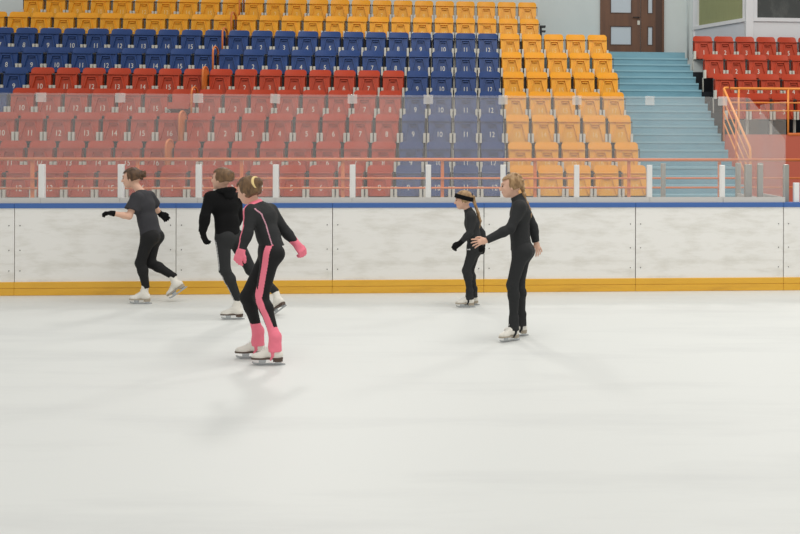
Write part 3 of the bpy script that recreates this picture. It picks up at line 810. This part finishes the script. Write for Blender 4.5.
def glove(root, J, q, hd, mats, cuff=.05, off=.0035, name='glove', cls=None):
    w_, d = J['wr_'+q], nrm(hd[0]); back = nrm(J['wr_'+q]-J['el_'+q])
    g = Field(np.minimum(w_, w_+d*.2)-.13, np.maximum(w_, w_+d*.2)+.13, .004)
    hand(g, w_, hd[0], hd[1], hd[2], off, *hd[3:])
    g.cap(w_, w_-back*cuff, .029*hd[2]+off, .034*hd[2]+off, .012, flat=1)
    return g.mesh(name, mats, cls, root)
def cuffs(root, J, SK, q, m, r, a=.20, name='ankle_cuff', flare=.062, strap=True):
    k = SK[q]; kn = J['knee_'+q]; an = k['ankle']; tp = k['top']; ax = nrm(kn-tp)
    g = Field(np.minimum(an, kn)-.16, np.maximum(an, kn)+.16, .004)
    g.cap(tp+ax*a*.45*r, tp, .043*r, .051*r, .012)
    g.cap(tp, an*.75+k['low']*.25, .051*r, flare*r, .02, flat=1)
    if strap:
        for s_ in (-1, 1):
            g.cap(an+k['side']*s_*.046*r, k['low']+k['fwd']*.02+k['side']*s_*.042*r, .017*r, .013*r, .012)
            g.cap(k['low']+k['fwd']*.02+k['side']*s_*.042*r, k['arch']-k['fwd']*.01*r+k['side']*s_*.036*r, .012*r, .009*r, .006)
    g.noise(.0015, 90, 1)
    g.mesh(name, [m], parent=root)

# ---- 1: short sleeved skater, one foot lifted
hands = {'n': ((-1, -.15, .08), (0, -.1, -1), .92, .95, -1), 'f': ((.75, .3, -.7), (-.4, .8, -.3), .92, .4, 1)}
f, u, l = frame((-1, -.08, -.10), (-.05, 0, 1))
root, J, SK, lo, hi = make('skater in a faded black short-sleeved top and black gloves, one skate lifted behind',
    dict(head=(131.5, 178.2, 0), neck=(140.5, 191, 0), chest=(143.5, 205, 0), waist=(148, 221, 0),
         hip_n=(148.5, 237, -.08), hip_f=(154, 237, .08), knee_n=(140.3, 263, -.09), knee_f=(150, 263, .07),
         sh_n=(136.5, 198.5, -.14), sh_f=(149.5, 197, .13), el_n=(129, 216.3, -.22), wr_n=(112, 213.2, -.32), el_f=(155, 208, .29), wr_f=(160, 213.5, .36)),
    12.55, .92, 1.0, (f, u, l), hands,
    {'n': (143.8, 303.8, 0, 0, 0, 0, .93, True), 'f': (181, 291.5, .06, -.1, .62, 0, .93, False)}, False)
leggings(root, J, .92, lo, hi, .006, [M['black']], t=1.16)
top(root, J, .92, lo, hi, .018, [M['tee'], M['white_fabric']], np.array(at(151, 234.5, 12.55)), sleeve=.66, name='short_sleeved_top', collar=.0, fold=.004)
for q in 'nf': glove(root, J, q, hands[q], [M['black_knit']], .03)
H = J['head']
def bun1(g, P):
    g.ell(P(-.122, .030), (.040, .034, .036), (f, u, l), .006); g.ell(P(-.155, .050), (.016, .026, .018), (f, u, l), .006); g.ell(P(-.15, .008), (.022, .016, .018), (f, u, l), .006); g.ell(P(-.12, .066), (.018, .014, .02), (f, u, l), .006); g.ell(P(-.115, -.012), (.018, .022, .02), (f, u, l), .008)
hairdo('hair', H, f, u, l, 1.0, M['hair_brown'], root, extra=bun1)

# ---- 2: skater in hoodie with white side stripes
hands = {'n': ((.30, .1, -1), (.6, .9, 0), .95, .35, -1), 'f': ((-.3, 0, -1), (-.5, -.5, 0), .92, .4, 1)}
f, u, l = frame((-1, .22, .02), (-.03, 0, 1))
root, J, SK, lo, hi = make('skater in a plain black hooded top and black leggings with white side stripes',
    dict(head=(221.5, 179, 0), neck=(224, 191.5, 0), chest=(224.5, 205, 0), waist=(227, 222, 0),
         hip_n=(223, 238, -.08), hip_f=(234, 238, .09), knee_n=(224.8, 270, -.10), knee_f=(251, 270, .12),
         sh_n=(210, 198, -.12), sh_f=(236, 199, .13), el_n=(205, 217, -.20), wr_n=(202.7, 232.5, -.20), el_f=(238, 218, .2), wr_f=(232, 232, .12)),
    11.4, .93, 1.0, (f, u, l), hands,
    {'n': (236, 319.3, 0, 0, 0, 0, .90, True), 'f': (281.5, 309.5, .22, -.55, .55, 0, .90, False)}, True)
def stripes2(C):
    out = np.zeros(len(C), int)
    for a, b in ((J['hip_n'], J['knee_n']), (J['knee_n'], J['ank_n'])):
        dd, t, q = seg_dist(C, a, b); v = C-q; v /= np.linalg.norm(v, axis=1)[:, None]; ax = nrm(b-a)
        side = nrm(V(-.80, -.6, 0)-ax*(V(-.80, -.6, 0)@ax)); cr = np.cross(ax, side); ang = np.arctan2(v@cr, v@side)
        w_ = ang*dd; m = (dd < .12) & (t > 0) & (t < 1) & (C[:, 2] < J['hip_n'][2]+.04)
        out[m & (np.abs(np.abs(w_)-.011) < .0045)] = 1
    m = (C[:, 2] > J['hip_n'][2]-.02); out[m] = 0
    return out
leggings(root, J, .93, lo, hi, .006, [M['black2'], M['white_fabric']], stripes2, t=1.04)
top(root, J, .93, lo, hi, .017, [M['black_knit']], np.array(at(228, 234.5, 11.4)), name='hooded_top', collar=.02, fold=.005)
g = Field(J['neck']-.2, J['neck']+.2, .005); nk = J['neck']
tl = frame((-1, .6, 0), (0, 0, 1))
for i in range(12):
    a = 2*PI*i/12; b = 2*PI*(i+1)/12
    P = lambda a: nk+tl[0]*(.075*math.cos(a)-.02)+tl[2]*.088*math.sin(a)+V(0, 0, .005+.018*math.cos(a+PI))
    g.cap(P(a), P(b), .024, .024, .02)
g.ell(nk-tl[0]*.085+V(0, 0, -.035), (.035, .05, .07), (tl[0], tl[1], tl[2]), .03)
g.mesh('hood', [M['black_knit']], parent=root)
for q in 'nf': glove(root, J, q, hands[q], [M['black_knit']], .04)
hairdo('hair', J['head'], f, u, l, 1.0, M['hair_light'], root, extra=lambda g, P: (g.ell(P(-.10, .03), (.04, .05, .05), (f, u, l), .03), g.ell(P(-.125, .06), (.018, .022, .03), (f, u, l), .01)))

# ---- 3: girl in the pink striped suit
hands = {'n': ((-.38, -.05, -1), (.3, 1, 0), .92, .5, 1), 'f': ((.62, .1, -1), (-.6, .5, -.3), .98, .75, 1)}
f, u, l = frame((-.84, .30, -.30), (-.28, .05, 1))
Yb = 9.2
root, J, SK, lo, hi = make('skater in black suit with pink side stripe, pink gloves and pink ankle cuffs, crouching forward',
    dict(head=(248.3, 190.5, 0), neck=(256, 205, 0), chest=(262.5, 217, .01), waist=(268, 235, 0),
         hip_n=(271, 254.5, -.08), hip_f=(269.5, 254, .09), knee_n=(261.5, 298, -.09), knee_f=(246.5, 297, .10),
         sh_n=(250.5, 212, -.13), sh_f=(271, 210.5, .15), el_n=(247.5, 233, -.20), wr_n=(241.5, 250, -.24), el_f=(284.5, 230.5, .2), wr_f=(297, 244.5, .20)),
    Yb, .90, .98, (f, u, l), hands,
    {'n': (273, 365, 0, 0, 0, 0, 1.0, True), 'f': (256, 358.3, 0, .05, 0, 0, .98, True)}, True)
def stripe3(C):
    out = np.zeros(len(C), int)
    hp = J['hip_n']+V(0, 0, .06)
    for a, b, w0, w1 in ((hp, J['knee_n'], .030, .026), (J['knee_n'], J['ank_n'], .026, .034)):
        dd, t, q = seg_dist(C, a, b); v = C-q; v /= np.linalg.norm(v, axis=1)[:, None]; ax = nrm(b-a)
        sd = V(-.12, -1, 0); side = nrm(sd-ax*(sd@ax)); cr = np.cross(ax, side); ang = np.arctan2(v@cr, v@side)
        out[(dd < .14) & (np.abs(ang*dd) < w0+(w1-w0)*t) & (C[:, 1] < J['hip_n'][1]+.04)] = 1
    return out
leggings(root, J, .90, lo, hi, .006, [M['black'], M['pink']], stripe3, t=.9)
hem = np.array(at(272.5, 249, Yb))
def top3(C):
    out = np.zeros(len(C), int)
    for a, b in ((J['sh_n']+V(-.01, 0, .03), J['el_n']), (J['el_n'], J['wr_n'])):
        dd, t, q = seg_dist(C, a, b); v = C-q; v /= np.linalg.norm(v, axis=1)[:, None]; ax = nrm(b-a)
        sd = V(-1, -.45, 0); side = nrm(sd-ax*(sd@ax)); cr = np.cross(ax, side)
        out[(dd < .075) & (np.abs(np.arctan2(v@cr, v@side)*dd) < .020)] = 1
    nk = J['neck']; n = nrm(J['head']-nk); a = (C-nk)@n
    out[(a > .004) & (np.linalg.norm(C-nk, axis=1) < .12)] = 1
    # thin piping from the shoulder down the back to a small pink gusset at the hem
    p0, p1, p2 = J['sh_n']+V(.045, 0, .03), J['chest']+V(.03, 0, .03), J['waist']+V(.055, 0, -.03)
    for p, q_ in ((p0, p1), (p1, p2), (p2, hem+V(.05, 0, .0))):
        d2 = (q_-p)[[0, 2]]; Cc = C[:, [0, 2]]-p[[0, 2]]; t = np.clip(Cc@d2/(d2@d2), 0, 1); e = np.linalg.norm(Cc-t[:, None]*d2, axis=1)
        out[(e < .0042) & (C[:, 1] < J['chest'][1]-.01) & (out == 0)] = 2
    g0 = hem+V(.035, 0, .0); dx = C[:, 0]-g0[0]; dz = C[:, 2]-g0[2]
    out[(dz < .05) & (dz > -.05) & (np.abs(dx) < .004+(.05-dz)*.22) & (C[:, 1] < hem[1]-.03)] = 1
    return out
top(root, J, .90, lo, hi, .010, [M['black2'], M['pink'], M['pinkline']], hem, top3, name='zip_jacket', collar=.035, fold=.002)
for q in 'nf': glove(root, J, q, hands[q], [M['pink']], .06, .005)
for q in 'nf': cuffs(root, J, SK, q, M['pink'], .95, .24)
hairdo('hair', J['head'], f, u, l, .98, M['hair_light'], root, low=-.07, extra=lambda g, P: g.ell(P(-.118, .035), (.040, .044, .044), (f, u, l), .012))
Pn = lambda a, b, c=0: J['head']+f*a+u*b+l*c
bm = bmesh.new(); ring = [Pn(-.098-.0*math.cos(t), .034+.050*math.cos(t), .050*math.sin(t)) for t in [2*PI*i/24 for i in range(24)]]
tube(bm, ring, .0125, 8, True)
o = link('hair_tie', me_of(bm, 'hair_tie', True), M['scrunchie'], root); o.matrix_parent_inverse = Matrix.Translation(-root.location)

# ---- 4: small girl with headband
hands = {'n': ((-.8, -.1, -.6), (.3, .9, -.5), .84, .55, -1), 'f': ((.2, 0, -1), (-.9, 0, 0), .80, .5, 1)}
f, u, l = frame((-1, -.12, -.12), (-.06, 0, 1))
Yb = 12.28; r4 = .76
root, J, SK, lo, hi = make('small girl skater in black with a wide black headband and long blond ponytail',
    dict(head=(463.2, 200.2, 0), neck=(469, 211.5, 0), chest=(472, 223, 0), waist=(473.5, 236, 0),
         hip_n=(474, 248, -.065), hip_f=(475.5, 248, .065), knee_n=(466.5, 270.5, -.07), knee_f=(469.5, 271.5, .06),
         sh_n=(471.5, 216.5, -.12), sh_f=(471, 216, .12), el_n=(469.5, 233.5, -.17), wr_n=(460.2, 243, -.20), el_f=(482, 233, .12), wr_f=(483, 244.5, .10)),
    Yb, r4, .90, (f, u, l), hands,
    {'n': (468.3, 307.3, 0, 0, 0, 0, .80, True), 'f': (472.5, 305.2, 0, .1, 0, 0, .80, True)}, False)
def logo4(C):
    p = np.array(at(469.5, 248.5, Yb)); dx = np.abs(C[:, 0]-p[0]); dz = np.abs(C[:, 2]-p[2]-.12*(C[:, 0]-p[0]))
    return ((dx < .020) & (dz < .006) & (C[:, 1] < Yb-.05)).astype(int)
leggings(root, J, r4, lo, hi, .006, [M['black2'], M['white_fabric']], logo4, t=.97)
top(root, J, r4, lo, hi, .009, [M['black2']], np.array(at(475, 248, Yb)), name='fitted_jacket', collar=.05, fold=.002)
for q in 'nf': glove(root, J, q, hands[q], [M['black_knit']], .03)
for q in 'nf': cuffs(root, J, SK, q, M['black2'], .78, .22)
P4 = lambda a, b, c=0: J['head']+(f*a+u*b+l*c)*.90
tail = [(P4(-.10, .045), .020), (P4(-.128, .02), .022), (P4(-.135, -.04), .018), (np.array(at(478, 213, Yb)), .017), (np.array(at(480, 221, Yb)), .018), (np.array(at(479.5, 228, Yb-.01)), .006)]
hairdo('hair', J['head'], f, u, l, .90, M['hair_blond'], root, tail=tail)
g = Field(J['head']-.16, J['head']+.16, .004)
fb, ub, lb = frame((-1, -.12, .12), (.30, 0, 1)); fb = nrm(f*.96-u*.0+u*-.0); n_ = nrm(u*.92-f*.36)
ff = nrm(f-n_*(f@n_)); ll = np.cross(n_, ff); c0 = P4(-.016, .032)
for i in range(36):
    a, b = 2*PI*i/36, 2*PI*(i+1)/36
    Q = lambda t, z: c0+ff*.100*math.cos(t)+ll*.082*math.sin(t)+n_*z
    for z in (-.014, .0, .014): g.cap(Q(a, z), Q(b, z), .010, .011, .004)
g.mesh('headband', [M['black_knit']], parent=root)
bm = bmesh.new(); tube(bm, [P4(-.118, .045)+(u*math.cos(t)+l*math.sin(t))*.021 for t in [2*PI*i/16 for i in range(16)]], .007, 8, True)
o = link('hair_tie', me_of(bm, 'hair_tie', True), M['black_knit'], root); o.matrix_parent_inverse = Matrix.Translation(-root.location)
# belt bag on the hip
g = Field(np.array(at(481, 248, Yb))-.14, np.array(at(481, 248, Yb))+.14, .004); bp = np.array(at(480.5, 248.5, Yb-.10))
g.ell(bp, (.055, .035, .04), E3, .01); g.noise(.001, 50)
g.mesh('belt_bag', [M['black_knit']], parent=root)

# ---- 5: girl with the braid
hands = {'n': ((-1, -.1, -.22), (.1, 1, -.35), .92, .22, -1, .20), 'f': ((.35, .1, -1), (-.5, .8, -.2), .92, .25, -1, .16)}
f, u, l = frame((-1, -.15, -.08), (-.04, 0, 1))
Yb = 10.25; r5 = .86
root, J, SK, lo, hi = make('girl skater in fitted black turtleneck with a blond braid, one arm reaching forward',
    dict(head=(510.8, 186.3, 0), neck=(518.5, 200, 0), chest=(520.5, 213, 0), waist=(519.5, 231, 0),
         hip_n=(521, 252, -.08), hip_f=(523.5, 251, .08), knee_n=(512.3, 285, -.10), knee_f=(519, 284, .04),
         sh_n=(519.5, 207.5, -.14), sh_f=(523.5, 208, .14), el_n=(510.5, 228.5, -.22), wr_n=(486, 240.5, -.30), el_f=(533, 226.5, .20), wr_f=(536, 242.5, .20)),
    Yb, r5, .96, (f, u, l), hands,
    {'n': (512.5, 340.8, 0, .75, 0, 0, .88, True), 'f': (519.8, 336, 0, .35, .0, 0, .88, True)}, False)
leggings(root, J, r5, lo, hi, .006, [M['black2']], t=.97)
top(root, J, r5, lo, hi, .013, [M['black2']], np.array(at(521.5, 249, Yb)), name='turtleneck_jacket', collar=.055, fold=.002)
for q in 'nf': cuffs(root, J, SK, q, M['black2'], .88, .24)
P5 = lambda a, b, c=0: J['head']+(f*a+u*b+l*c)*.96
pts = [P5(-.095, .03), P5(-.112, -.01), P5(-.118, -.05), np.array(at(525, 199.5, Yb)), np.array(at(528.5, 206.5, Yb-.01)), np.array(at(530, 212, Yb-.01)), np.array(at(531, 217, Yb-.01))]
fine = []
for a, b in zip(pts[:-1], pts[1:]):
    for t in (0, .5): fine.append(a+(b-a)*t)
fine.append(pts[-1]); tail = []
for i, p in enumerate(fine):
    tail.append((p+l*.008*(1 if i % 2 else -1), (.025 if i % 2 else .018)*(1-.045*i)))
def plait(g, P):
    for i in range(7):
        t = i/6; a = -.02-.085*math.sin(t*1.5); b = .115-.10*t*t
        g.ell(P(a-.012, b, .012*(1 if i % 2 else -1)), (.022, .020, .028), (f, u, l), .006)
hairdo('hair', J['head'], f, u, l, .96, M['hair_blond'], root, off=.007, tail=tail, extra=plait)
